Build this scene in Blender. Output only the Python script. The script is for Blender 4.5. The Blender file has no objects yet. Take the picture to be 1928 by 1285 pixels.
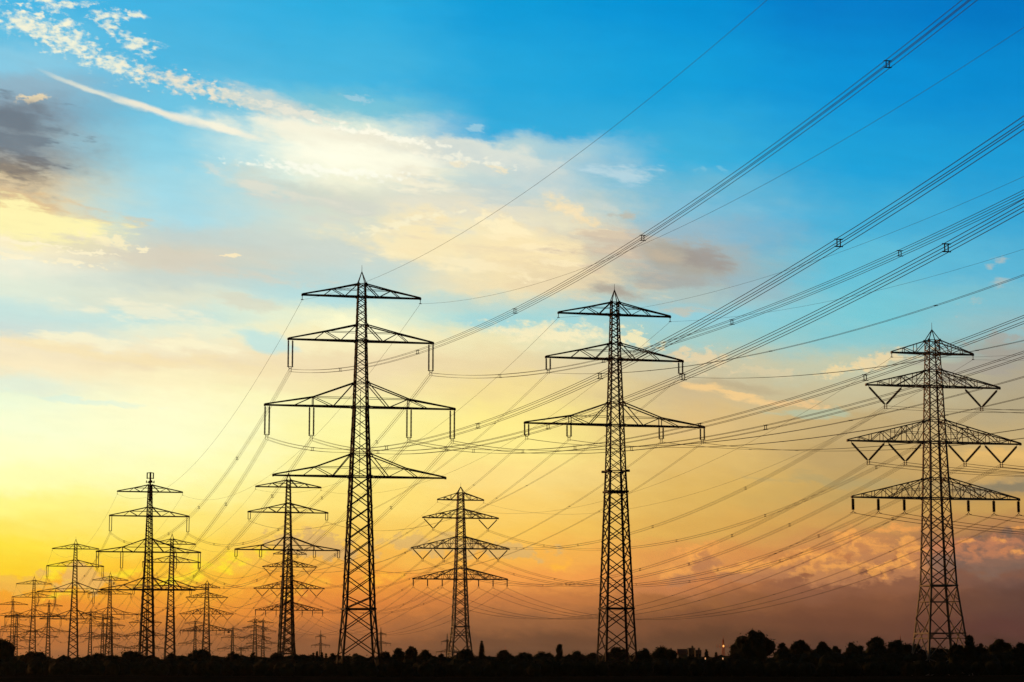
import bpy, math, random
import numpy as np
from mathutils import Vector, Matrix
R = math.radians
random.seed(7)

# ------------------------------------------------------------------ camera
F = 4300.0; HOR = 1250.0           # focal length and eye-level row, in units of a 1928-wide picture
PITCH = math.atan((HOR-642.5)/F)
S = bpy.context.scene
cam = bpy.data.cameras.new("camera"); co = bpy.data.objects.new("camera", cam)
S.collection.objects.link(co)
cam.sensor_width = 36; cam.lens = F/1928*36
cam.clip_start = .5; cam.clip_end = 30000
co.location = (0, 0, 0); co.rotation_euler = (R(90)+PITCH, 0, 0)
S.camera = co
S.view_settings.view_transform = 'Standard'; S.view_settings.look = 'None'
S.view_settings.exposure = 0; S.view_settings.gamma = 1; S.view_settings.use_curve_mapping = False
S.cycles.max_bounces = 4; S.cycles.volume_bounces = 0

# ------------------------------------------------------------------ helpers for directions
CP, SP = math.cos(PITCH), math.sin(PITCH)
def at(x, y, Y):
    """point at forward distance Y lying on the sight line through a survey mark"""
    a = (x-964)/F; b = (642.5-y)/F
    Z = Y*(b*CP+SP)/(CP-b*SP)
    return Vector((a*(Y*CP+Z*SP), Y, Z))
def azel(x, y):
    p = at(x, y, 1.0)
    return math.atan2(p.x, p.y)*1000, math.atan2(p.z, math.hypot(p.x, p.y))*1000   # milliradians
def lin(c):
    return tuple(((v/255)/12.92 if v <= 10 else ((v/255+.055)/1.055)**2.4) for v in c)

# ------------------------------------------------------------------ sky (world)
SUN_AZ, SUN_EL = R(-42), R(4)
world = bpy.data.worlds.new("World"); S.world = world; world.use_nodes = True
world.cycles.sampling_method = 'MANUAL'; world.cycles.sample_map_resolution = 512
nt = world.node_tree; nt.nodes.clear()
def N(kind, **kw):
    n = nt.nodes.new(kind)
    for k, v in kw.items():
        if k.startswith('i_'): n.inputs[int(k[2:])].default_value = v
        else: setattr(n, k, v)
    return n
def L(a, b): nt.links.new(a, b)
def M(op, a, b=None, c=None, clamp=False):
    n = nt.nodes.new('ShaderNodeMath'); n.operation = op; n.use_clamp = clamp
    for i, v in enumerate((a, b, c)):
        if v is None: continue
        if isinstance(v, (int, float)): n.inputs[i].default_value = v
        else: L(v, n.inputs[i])
    return n.outputs[0]
def sstep(v, lo, hi, tmin=0., tmax=1., mode='SMOOTHSTEP'):
    n = N('ShaderNodeMapRange', interpolation_type=mode)
    L(v, n.inputs[0]); n.inputs[1].default_value = lo; n.inputs[2].default_value = hi
    n.inputs[3].default_value = tmin; n.inputs[4].default_value = tmax
    return n.outputs[0]
def mix(fac, a, b, kind='MIX'):
    n = N('ShaderNodeMix', data_type='RGBA', blend_type=kind)
    if isinstance(fac, (int, float)): n.inputs[0].default_value = fac
    else: L(fac, n.inputs[0])
    for v, s in ((a, n.inputs[6]), (b, n.inputs[7])):
        if isinstance(v, tuple): s.default_value = (*v, 1)
        else: L(v, s)
    return n.outputs[2]
tc = N('ShaderNodeTexCoord'); sep = N('ShaderNodeSeparateXYZ'); L(tc.outputs['Generated'], sep.inputs[0])
azr = M('ARCTAN2', sep.outputs[0], sep.outputs[1])
hyp = M('SQRT', M('ADD', M('MULTIPLY', sep.outputs[0], sep.outputs[0]), M('MULTIPLY', sep.outputs[1], sep.outputs[1])))
elr = M('ARCTAN2', sep.outputs[2], hyp)
AZ0 = M('MULTIPLY', azr, 1000); EL0 = M('MULTIPLY', elr, 1000)
def vec(a, b):
    n = N('ShaderNodeCombineXYZ'); L(a, n.inputs[0]); L(b, n.inputs[1]); return n.outputs[0]
P0 = vec(AZ0, EL0)
def noise(p, sx, sy, rot=0, detail=5, rough=.55, off=(0, 0)):
    m = N('ShaderNodeMapping', vector_type='TEXTURE'); L(p, m.inputs[0])
    m.inputs[1].default_value = (off[0], off[1], 0); m.inputs[2].default_value = (0, 0, R(rot)); m.inputs[3].default_value = (sx, sy, 1)
    n = N('ShaderNodeTexNoise', noise_dimensions='2D'); L(m.outputs[0], n.inputs['Vector'])
    n.inputs['Scale'].default_value = 1; n.inputs['Detail'].default_value = detail; n.inputs['Roughness'].default_value = rough
    return n.outputs[0], n.outputs[1]
# gentle warp of the air masses
wf, wc = noise(P0, 70, 26, -10, 5, .6)
ws = N('ShaderNodeSeparateXYZ'); L(wc, ws.inputs[0])
wf2, wc2 = noise(P0, 14, 6, -8, 4, .65, (31, 77))
ws2 = N('ShaderNodeSeparateXYZ'); L(wc2, ws2.inputs[0])
AZ = M('ADD', AZ0, M('ADD', M('MULTIPLY_ADD', ws.outputs[0], 44, -22), M('MULTIPLY_ADD', ws2.outputs[0], 14, -7)))
EL = M('ADD', EL0, M('ADD', M('MULTIPLY_ADD', ws.outputs[1], 13, -6.5), M('MULTIPLY_ADD', ws2.outputs[1], 7, -3.5)))
P = vec(AZ, EL)
PC0 = vec(M('ADD', AZ0, M('ADD', M('MULTIPLY_ADD', ws.outputs[0], 18, -9), M('MULTIPLY_ADD', ws2.outputs[0], 12, -6))),
          M('ADD', EL0, M('ADD', M('MULTIPLY_ADD', ws.outputs[1], 6, -3), M('MULTIPLY_ADD', ws2.outputs[1], 6, -3))))
PS = vec(M('ADD', AZ0, M('MULTIPLY_ADD', ws2.outputs[0], 4, -2)), M('ADD', EL0, M('MULTIPLY_ADD', ws2.outputs[1], 2.4, -1.2)))
COLS = {
0: "0 70,180,225|60 100,190,225|110 135,200,225|150 145,180,198|210 135,155,170|260 150,165,172|300 168,165,155|340 218,198,160|380 248,215,150|420 253,243,178|460 250,238,198|500 238,238,215|540 225,235,215|580 200,228,222|620 205,222,215|650 244,230,195|690 250,235,195|730 228,238,215|760 240,250,215|800 250,255,212|850 255,255,202|900 255,255,180|950 255,246,134|1000 255,232,96|1030 254,226,66|1080 254,210,46|1105 248,172,46|1150 238,146,48|1195 186,112,54|1240 146,90,52",
320: "0 65,178,225|100 75,180,222|200 110,195,225|280 140,208,228|340 160,215,228|400 170,218,228|440 195,210,205|490 215,208,187|530 203,215,205|570 225,228,205|600 200,228,220|630 235,238,210|650 245,235,200|680 243,226,186|720 253,242,195|760 255,252,205|830 254,255,205|880 255,254,188|930 255,247,160|980 255,233,122|1030 254,220,86|1080 252,194,56|1110 247,170,50|1150 232,144,50|1195 172,106,54|1240 134,84,50",
640: "0 45,172,222|150 70,180,222|200 120,195,215|240 225,235,218|290 250,250,225|330 245,245,218|370 215,220,202|420 215,222,205|470 205,215,205|520 190,215,212|560 178,220,222|600 240,242,205|640 248,238,190|680 240,220,175|720 245,228,172|760 250,243,172|820 254,246,165|890 254,238,142|940 254,226,122|1000 250,205,97|1050 246,184,78|1100 243,156,58|1140 222,132,58|1180 170,104,58|1220 128,80,50|1240 108,68,44",
964: "0 15,155,215|150 35,165,218|245 50,170,218|275 180,210,214|310 202,216,210|350 190,212,212|390 225,220,195|430 250,236,190|480 250,230,180|540 243,225,180|575 190,215,205|600 165,215,215|640 240,230,182|690 235,215,165|730 245,222,150|790 255,236,142|840 255,236,142|890 253,222,134|950 252,210,110|1000 250,200,92|1050 250,182,78|1090 245,160,75|1130 200,124,66|1170 152,98,60|1210 106,70,48|1240 88,58,42",
1290: "0 5,145,212|150 20,158,216|300 60,175,218|360 110,185,212|400 130,190,212|430 150,185,200|470 170,180,180|510 172,178,172|550 175,195,190|590 150,205,215|640 165,205,200|690 205,195,160|740 208,186,142|800 224,191,128|860 226,189,112|930 222,180,95|1000 220,170,85|1050 222,150,80|1090 205,130,75|1130 156,100,58|1170 120,76,50|1210 92,60,42|1240 76,50,36",
1610: "0 5,125,200|150 10,145,212|300 30,160,215|420 70,175,215|500 100,190,215|600 120,200,212|640 140,200,205|690 195,200,172|740 200,190,152|800 195,170,120|860 190,160,105|930 195,160,95|980 205,155,85|1020 200,137,82|1050 190,122,74|1080 152,96,62|1130 124,78,54|1180 106,66,48|1240 75,48,40",
1928: "0 2,118,194|150 8,138,206|300 30,155,212|400 55,165,212|500 90,180,212|560 125,190,205|620 150,188,192|660 160,165,155|700 175,165,140|760 180,165,130|820 195,170,120|850 222,180,107|890 205,165,100|915 160,140,105|950 198,155,85|985 180,128,80|1020 130,95,75|1080 110,80,70|1130 95,65,55|1180 90,55,50|1240 65,42,35"}
fac_el = M('DIVIDE', EL, 330)
prev = None; prevx = None
for x in sorted(COLS):
    st = []
    for t in COLS[x].split('|'):
        y, c = t.split(' '); st.append((azel(x, float(y))[1]/330, lin(tuple(int(v) for v in c.split(',')))))
    st.sort()
    st.append((1.0, tuple(v*.07 for v in st[-1][1])))         # the zenith is darker
    rp = N('ShaderNodeValToRGB'); L(fac_el, rp.inputs[0])
    el_ = rp.color_ramp.elements
    while len(el_) > 1: el_.remove(el_[0])
    el_[0].position = st[0][0]; el_[0].color = (*st[0][1], 1)
    for p_, c_ in st[1:]:
        e = el_.new(min(1, p_)); e.color = (*c_, 1)
    rp.color_ramp.interpolation = 'B_SPLINE' if False else 'EASE'
    col = rp.outputs[0]; xa = azel(x, 800)[0]
    if prev is not None:
        col = mix(sstep(AZ, prevx, xa, mode='SMOOTHSTEP'), prev, col)
    prev, prevx = col, xa
sky = prev
# shared cloud textures
n_streak, _ = noise(P0, 26, 5.5, -6, 6, .62, (11, 5))
n_soft, _ = noise(P0, 30, 13, -12, 5, .55, (3, 40))
n_puff, _ = noise(P0, 6.2, 3.4, -6, 5, .62, (70, 12))
n_cum, _ = noise(P0, 8.0, 6.0, 0, 5, .58, (8, 91))
n_fine, _ = noise(P0, 4.2, 2.3, -8, 3, .5, (8, 31))
def cloud(x, y, rx, ry, rot, col, strength=1., n=None, amp=1., soft=.5, pos=None):
    """a soft-edged patch of cloud at a direction in the sky; sizes in survey units, broken up by a noise"""
    global sky
    a, e = azel(x, y)
    ch = N('ShaderNodeVectorMath', operation='MULTIPLY_ADD'); L(sky, ch.inputs[0]); ch.inputs[1].default_value = (1e-9,)*3; L(pos or PC0, ch.inputs[2])   # keeps the layers in order
    m = N('ShaderNodeMapping', vector_type='TEXTURE'); L(ch.outputs[0], m.inputs[0])
    m.inputs[1].default_value = (a, e, 0); m.inputs[2].default_value = (0, 0, R(-rot))
    m.inputs[3].default_value = (rx/F*1000, ry/F*1000, 1)
    ln = N('ShaderNodeVectorMath', operation='LENGTH'); L(m.outputs[0], ln.inputs[0])
    v = M('SUBTRACT', M('MULTIPLY_ADD', n, amp*2, 1-amp), ln.outputs['Value'])
    sky = mix(sstep(v, 0, soft, 0, strength), sky, lin(col))
# broken high puffs, top left
W_ = (250, 245, 215); G_ = (215, 215, 205)
for c in [(50, 48, 70, 26, 12), (115, 75, 90, 30, 22), (215, 122, 90, 22, 18), (335, 156, 100, 20, 14), (435, 184, 110, 20, 16),
          (115, 12, 60, 12, -8), (205, 30, 40, 14, 0), (262, 30, 24, 9, 8), (210, 55, 26, 14, 0), (255, 85, 42, 20, 18),
          (155, 115, 24, 9, 0), (95, 95, 30, 9, 0), (80, 3, 30, 8, 0), (128, 45, 30, 8, 0)]:
    cloud(*c, W_ if c[0] < 300 else (228, 222, 200), .55, n_puff, 2.0, 1.5)
    cloud(c[0], c[1], c[2]*.92, c[3]*.85, c[4], W_ if c[0] < 300 else (240, 230, 205), .75, n_fine, 1.8, 1.2)
cloud(520, 205, 150, 30, 14, (205, 215, 208), .8, n_soft, 1.3, .9)
# dark bank, left edge
cloud(-20, 245, 140, 70, 12, (98, 112, 126), .85, n_streak, 1.9, .9)
cloud(50, 235, 90, 24, 12, (120, 140, 152), .6, n_streak, 1.6, .8)
cloud(0, 310, 100, 36, 8, (120, 112, 104), .75, n_streak, 1.8, .9)
cloud(55, 187, 34, 10, -8, (235, 215, 175), .9, n_puff, 1.2, .6)
cloud(70, 385, 170, 28, 8, (222, 190, 145), .8, n_streak, 1.5, .9)
cloud(60, 425, 180, 48, 8, (254, 244, 178), .95, n_streak, 1.3, .6)
cloud(190, 448, 60, 16, 8, (253, 240, 195), .8, n_puff, 1.3, .6)
cloud(-10, 262, 210, 100, 10, (124, 136, 144), .8, n_soft, 1.1, 1.2)
cloud(20, 225, 130, 34, 14, (104, 116, 128), .6, n_soft, 1.2, 1.)
cloud(30, 325, 130, 26, 10, (150, 138, 122), .6, n_soft, 1.2, 1.)
# contrail
cloud(175, 172, 125, 7.5, 18.5, (226, 228, 212), .85, n_soft, .35, .8, PS)
cloud(285, 206, 150, 9.5, 16.5, (240, 234, 214), .95, n_soft, .35, .8, PS)
cloud(420, 242, 110, 9.5, 14, (246, 240, 218), .95, n_soft, .35, .8, PS)
# the great cream sheet
cloud(400, 320, 26, 9, 45, (205, 222, 220), .6, n_soft, .8, .8)
cloud(520, 350, 160, 30, 14, (208, 214, 200), .7, n_soft, 1.2, 1.)
cloud(600, 245, 160, 22, 10, (244, 240, 220), .7, n_soft, 1.4, .8)

cloud(600, 262, 230, 34, 9, (248, 244, 220), .8, n_soft, .7, .6)
cloud(760, 278, 180, 30, 9, (240, 236, 214), .85, n_soft, .6, .5)
cloud(930, 290, 150, 30, 9, (222, 226, 214), .85, n_soft, .7, .5)
cloud(880, 305, 190, 42, 12, (216, 222, 212), .7, n_soft, 1.3, .8)
cloud(670, 300, 210, 42, 8, (255, 254, 230), 1., n_soft, .7, .8)
cloud(1010, 330, 180, 38, 14, (195, 212, 212), .6, n_soft, 1.3, .9)
cloud(1175, 328, 80, 22, 8, (190, 216, 224), .75, n_streak, 1.5, .9)
cloud(790, 340, 130, 26, 6, (246, 238, 208), .7, n_streak, 1.5, .8)
cloud(1290, 375, 130, 22, 12, (130, 188, 214), .5, n_streak, 1.5, .9)
cloud(780, 380, 280, 70, 10, (234, 228, 206), .6, n_soft, .9, 1.1)
cloud(820, 455, 220, 62, 10, (251, 234, 186), .85, n_soft, 1.1, .8)
cloud(980, 400, 260, 60, 12, (224, 222, 204), .65, n_soft, 1.0, 1.1)
cloud(1120, 450, 190, 50, 10, (216, 206, 182), .7, n_soft, 1.0, 1.)
cloud(980, 470, 200, 60, 12, (250, 230, 182), .8, n_soft, 1.2, .7)
cloud(1050, 520, 200, 44, 6, (232, 212, 172), .7, n_streak, 1.3, .8)
cloud(940, 425, 60, 18, 14, (255, 240, 196), .8, n_puff, 1.2, .6)
cloud(1055, 386, 46, 26, 32, (240, 224, 186), .85, n_puff, 1.0, .9)
cloud(1070, 398, 40, 20, 20, (250, 228, 184), .8, n_fine, 1.2, .9)
cloud(1098, 418, 50, 13, 8, (246, 222, 176), .8, n_puff, 1.0, .9)
cloud(1175, 408, 36, 11, 2, (192, 186, 170), .8, n_puff, .9, .9)
cloud(950, 318, 30, 8, 4, (240, 228, 196), .8, n_puff, 1.2, .7)
cloud(865, 308, 24, 8, 4, (244, 232, 200), .7, n_puff, 1.2, .7)
cloud(892, 240, 26, 6, 8, (160, 205, 222), .7, n_puff, 1.2, .7)
cloud(672, 184, 40, 7, 2, (170, 208, 222), .6, n_puff, 1.4, .8)
for c in [(940, 445), (1010, 470), (1060, 495), (990, 520), (1130, 440), (1160, 470)]:
    cloud(*c, 60, 8, 4, (255, 238, 194), .6, n_streak, 1.6, .7)
cloud(640, 392, 230, 34, 10, (208, 210, 200), .6, n_streak, 1.6, 1.)
cloud(560, 214, 150, 12, 13, (236, 232, 214), .75, n_puff, 1.5, .9)
cloud(735, 256, 130, 10, 10, (255, 252, 232), .75, n_fine, 1.5, .9)
cloud(620, 322, 190, 11, 4, (255, 255, 238), .7, n_fine, 1.6, .9)
cloud(845, 296, 130, 10, 8, (250, 246, 224), .6, n_fine, 1.6, .9)
cloud(780, 352, 170, 10, 6, (250, 242, 214), .6, n_streak, 1.7, .9)
cloud(930, 366, 170, 26, 10, (188, 206, 206), .6, n_streak, 1.6, .9)
cloud(560, 372, 150, 12, 12, (226, 224, 206), .6, n_streak, 1.6, .9)
cloud(760, 420, 110, 10, -14, (252, 244, 208), .6, n_fine, 1.6, .9)
cloud(870, 500, 200, 16, 6, (255, 240, 196), .6, n_streak, 1.6, .9)
cloud(900, 470, 160, 12, 8, (236, 218, 180), .6, n_streak, 1.6, .9)
# grey-brown lobe
cloud(1180, 470, 140, 42, 4, (204, 186, 164), .75, n_streak, 1.5, .8)
cloud(1400, 530, 130, 44, 12, (150, 180, 192), .6, n_soft, 1.1, .9)
cloud(1300, 488, 115, 50, 12, (172, 167, 154), .9, n_soft, 1.0, .9)
cloud(1325, 484, 70, 30, 14, (156, 148, 142), .75, n_streak, 1.1, .9)
cloud(1260, 482, 44, 18, 12, (196, 180, 156), .7, n_soft, .9, 1.1)
cloud(1170, 550, 80, 20, 14, (172, 160, 146), .8, n_soft, 1.1, .8)
cloud(1260, 530, 90, 16, 6, (165, 165, 160), .6, n_streak, 1.2, .8)
cloud(1290, 580, 70, 12, 4, (205, 190, 165), .6, n_streak, 1.4, .8)
for c in [(1320, 320, 12, 9), (1365, 318, 12, 10)]:
    cloud(*c, 0, (120, 192, 218), .6, n_puff, 1.2, .8)
# bands, left middle
cloud(330, 492, 360, 26, 7, (214, 208, 190), .7, n_streak, 1.3, .8)
cloud(445, 486, 28, 5, -4, (250, 232, 190), .9, n_fine, 1.1, .5)
cloud(268, 467, 16, 6, 4, (250, 238, 200), .9, n_fine, 1.1, .5)
for c in [(60, 460, 90, 5), (20, 485, 50, 6), (140, 495, 60, 5), (160, 478, 50, 4)]:
    cloud(*c, 3, (253, 242, 205), .8, n_fine, 1.6, .6)
cloud(300, 590, 170, 18, 8, (243, 238, 208), .7, n_streak, 1.5, .8)
cloud(150, 640, 110, 15, 4, (250, 242, 205), .8, n_streak, 1.2, .7)
cloud(360, 648, 90, 18, 4, (252, 244, 205), .8, n_streak, 1.1, .7)
cloud(200, 668, 230, 16, 7, (247, 227, 176), .6, n_streak, 1.2, .8)
cloud(480, 690, 160, 16, 8, (245, 227, 178), .7, n_streak, 1.2, .8)
cloud(130, 752, 200, 8, 3, (218, 240, 222), .6, n_streak, 1.3, .8)
cloud(480, 575, 120, 14, 8, (215, 212, 190), .6, n_streak, 1.3, .8)
cloud(490, 640, 70, 26, 6, (188, 228, 226), .8, n_soft, 1.1, .8)
cloud(660, 618, 130, 26, 4, (254, 250, 205), .9, n_soft, .9, .6)
cloud(950, 600, 110, 16, -2, (165, 214, 216), .8, n_streak, 1.1, .7)
cloud(1050, 628, 150, 26, 4, (252, 238, 192), .85, n_puff, 1.1, .9)
cloud(1210, 640, 60, 18, 10, (252, 236, 184), .8, n_puff, 1.4, .6)
# right of middle
cloud(1330, 675, 70, 20, 10, (235, 212, 168), .8, n_puff, 1.5, .7)
cloud(1440, 700, 70, 12, 6, (222, 205, 165), .6, n_puff, 1.5, .7)
cloud(1400, 728, 120, 15, 10, (178, 162, 130), .45, n_streak, 1.0, .9)
cloud(1370, 742, 130, 13, 12, (246, 205, 140), .85, n_streak, .9, .7)
cloud(1500, 762, 60, 9, 6, (243, 200, 140), .7, n_puff, 1.3, .7)
cloud(1520, 780, 90, 12, 0, (172, 196, 172), .6, n_streak, 1.3, .7)
cloud(1660, 680, 90, 20, -10, (240, 215, 165), .8, n_puff, 1.4, .7)
cloud(1570, 700, 50, 12, -4, (240, 214, 160), .8, n_puff, 1.4, .7)
cloud(1880, 680, 150, 34, -6, (165, 158, 146), .7, n_streak, 1.4, .8)
cloud(1870, 638, 60, 14, -12, (168, 165, 155), .7, n_puff, 1.2, .7)
for c in [(1830, 570, 22, 6), (1885, 530, 40, 12), (1880, 487, 26, 9), (1860, 500, 18, 6), (1800, 600, 10, 5)]:
    cloud(*c, -6, (190, 190, 178), .6, n_puff, 1.2, 1.3)
cloud(1870, 850, 120, 12, 2, (230, 185, 110), .7, n_streak, 1.1, .7)
cloud(1930, 918, 90, 12, 2, (132, 122, 98), .7, n_streak, 1.1, .7)
cloud(1560, 905, 160, 14, 4, (172, 158, 112), .5, n_streak, 1.2, .8)
# grey towers low in the middle and left
cloud(600, 1030, 90, 30, 6, (212, 172, 112), .75, n_cum, 1.0, .35)
cloud(870, 1030, 170, 24, 4, (216, 178, 112), .7, n_cum, 1.2, .4)
cloud(150, 1090, 62, 28, 0, (234, 182, 100), .8, n_cum, 1.1, .35)
cloud(20, 1100, 70, 20, 0, (240, 185, 80), .7, n_cum, 1.0, .4)
for c in [(105, 1078, 30, 26), (440, 1052, 52, 14), (420, 1070, 46, 12), (365, 1060, 26, 16), (330, 1090, 80, 16), (510, 1045, 20, 14), (240, 1085, 40, 14), (120, 1120, 46, 12)]:
    cloud(*c, -12, (255, 226, 50), .85, n_puff, 1.4, 1.1)
for c in [(600, 1100, 46, 18), (700, 1095, 34, 18), (560, 1120, 40, 14), (740, 1090, 34, 12), (1040, 1065, 34, 12), (470, 1100, 40, 12)]:
    cloud(*c, -8, (255, 184, 62), .8, n_puff, 1.4, 1.1)
# cumulus bank, lower right
cloud(1840, 1085, 230, 34, 0, (112, 82, 72), .7, n_soft, .8, .9)
cloud(1900, 1045, 180, 44, -4, (124, 98, 82), .9, n_cum, 1.0, .5)
cloud(1640, 1100, 420, 40, -4, (140, 92, 68), .6, n_soft, .8, .8)
for (x_, y_, rx_, ry_) in [(1320, 1056, 56, 28), (1270, 1082, 44, 18), (1395, 1080, 60, 15), (1465, 1072, 60, 18), (1600, 1032, 36, 34), (1535, 1062, 64, 24), (1640, 1048, 64, 30),
        (1575, 1084, 80, 20), (1735, 1050, 36, 34), (1700, 1070, 36, 15), (1665, 1080, 26, 12), (1840, 1036, 70, 26), (1800, 1050, 70, 26), (1905, 1036, 50, 24), (1880, 1060, 80, 24)]:
    far = x_ > 1760
    cloud(x_-5, y_-7, rx_, ry_, 0, (198, 128, 88) if far else (242, 166, 84), .75, n_puff, .75, .6)
    cloud(x_+5, y_+7, rx_*.98, ry_*.95, 0, (126, 98, 84) if far else (184, 124, 82), .85, n_puff, .7, .6)
for (x_, y_, r_) in [(1600, 1010, 17), (1618, 1024, 18), (1722, 1022, 20), (1734, 1044, 22), (1665, 1066, 13), (1640, 1078, 11), (1700, 1056, 13), (1512, 1050, 15), (1535, 1060, 17), (1325, 1044, 18), (1300, 1054, 14), (1905, 1040, 15), (1826, 1022, 13), (1842, 1034, 12)]:
    cloud(x_-1, y_-2, r_, r_*.9, 0, (250, 172, 84) if x_ < 1780 else (204, 130, 84), .65, n_fine, .5, .5)
    cloud(x_+5, y_+8, r_*.95, r_*.9, 0, (190, 126, 80) if x_ < 1780 else (136, 102, 84), .8, n_fine, .4, .8)
for c in [(1690, 996, 80, 9), (1605, 1012, 14, 12), (1660, 1084, 16, 8), (1715, 1062, 16, 8), (1910, 992, 30, 6), (1925, 1040, 14, 11), (1825, 1016, 18, 7), (1885, 1018, 14, 6)]:
    cloud(*c, 0, (244, 164, 84), .75, n_puff, 1.0, 1.0)
cloud(1250, 1110, 160, 16, 4, (196, 126, 78), .6, n_soft, 1., .8)
# broad fine mottling of the thin cloud
mod = M('MULTIPLY_ADD', n_streak, .10, .965)
mn = N('ShaderNodeVectorMath', operation='SCALE'); L(sky, mn.inputs[0]); L(mod, mn.inputs['Scale'])
sky = mn.outputs[0]
# away from the sunset the sky is a dim dusk sky
away = sstep(M('ABSOLUTE', M('ADD', azr, .12)), .38, 1.3)
nish = N('ShaderNodeTexSky', sky_type='NISHITA'); nish.sun_disc = False
nish.sun_elevation = SUN_EL; nish.sun_rotation = SUN_AZ; nish.air_density = 1.2; nish.dust_density = 2
ns = N('ShaderNodeVectorMath', operation='SCALE'); L(nish.outputs[0], ns.inputs[0]); ns.inputs['Scale'].default_value = .05
dusk = mix(.75, ns.outputs[0], (.004, .007, .013))
sky = mix(away, sky, dusk)
sky = mix(sstep(EL0, -4, 0), (.008, .006, .005), sky)
bg = N('ShaderNodeBackground'); L(sky, bg.inputs[0]); bg.inputs[1].default_value = 1.0
wo = N('ShaderNodeOutputWorld'); L(bg.outputs[0], wo.inputs[0])

# ------------------------------------------------------------------ sun
sl = bpy.data.lights.new("sun", 'SUN'); sl.energy = 2.0; sl.angle = R(.5); sl.color = (1, .42, .13)
so = bpy.data.objects.new("sun", sl); S.collection.objects.link(so)
d = Vector((math.sin(SUN_AZ)*math.cos(SUN_EL), math.cos(SUN_AZ)*math.cos(SUN_EL), math.sin(SUN_EL)))
so.rotation_euler = d.to_track_quat('Z', 'Y').to_euler()

# ------------------------------------------------------------------ materials
def mat(name, c1, c2=None, scale=3., rough=.8, spec=.2, metal=0., bump=0.):
    m = bpy.data.materials.new(name); m.use_nodes = True; t = m.node_tree
    b = t.nodes['Principled BSDF']; b.inputs['Roughness'].default_value = rough
    b.inputs['Specular IOR Level'].default_value = spec; b.inputs['Metallic'].default_value = metal
    if c2 is None: b.inputs['Base Color'].default_value = (*c1, 1)
    else:
        tcn = t.nodes.new('ShaderNodeTexCoord'); n = t.nodes.new('ShaderNodeTexNoise'); n.inputs['Scale'].default_value = scale
        n.inputs['Detail'].default_value = 6
        r = t.nodes.new('ShaderNodeValToRGB'); r.color_ramp.elements[0].position = .35; r.color_ramp.elements[1].position = .65
        r.color_ramp.elements[0].color = (*c1, 1); r.color_ramp.elements[1].color = (*c2, 1)
        t.links.new(tcn.outputs['Object'], n.inputs['Vector']); t.links.new(n.outputs[0], r.inputs[0]); t.links.new(r.outputs[0], b.inputs['Base Color'])
        if bump:
            bp = t.nodes.new('ShaderNodeBump'); bp.inputs['Strength'].default_value = bump
            t.links.new(n.outputs[0], bp.inputs['Height']); t.links.new(bp.outputs[0], b.inputs['Normal'])
    return m
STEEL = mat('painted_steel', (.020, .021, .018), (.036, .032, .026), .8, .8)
STEEL_LIT = mat('sunlit_steel', (.22, .19, .15), (.32, .27, .21), .8, .7, .25)  # lighter, warmer copy of the steel: sunlit look put into the base colour
INS = mat('insulator_glaze', (.030, .018, .013), (.045, .028, .020), 2, .55, .25)
WIRE = mat('aluminium_conductor', (.040, .036, .032), (.07, .06, .05), .3, .75, .15)
LEAF = mat('foliage', (.026, .034, .016), (.040, .050, .022), 1.2, .9, .05)
BARK = mat('bark', (.05, .035, .025), (.09, .065, .045), 4, .9, .05)
FIELD = mat('field_grass', (.018, .020, .012), (.032, .028, .018), .05, 1., 0., bump=.3)
WALLM = mat('render_plaster', (.07, .06, .055), (.10, .09, .08), .6, .9, .1)
TILE = mat('red_roof_tiles', (.18, .055, .035), (.26, .08, .05), 3, .85, .1)
REDM = mat('sunlit_red_mast', (.45, .10, .05), (.55, .16, .09), .4, .7, .2)  # red masts, with the low sun's orange put into their colour
GLASS = mat('window_glass', (.02, .025, .03), None, 1, .2, .5)
def emit(name, c, s):
    m = bpy.data.materials.new(name); m.use_nodes = True; b = m.node_tree.nodes['Principled BSDF']
    b.inputs['Emission Color'].default_value = (*c, 1); b.inputs['Emission Strength'].default_value = s; b.inputs['Base Color'].default_value = (*c, 1)
    return m
LAMP = emit('lamp_glow', (1, .52, .20), .75)
BEACON = emit('orange_beacon', (1, .42, .10), 1.6)

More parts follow.
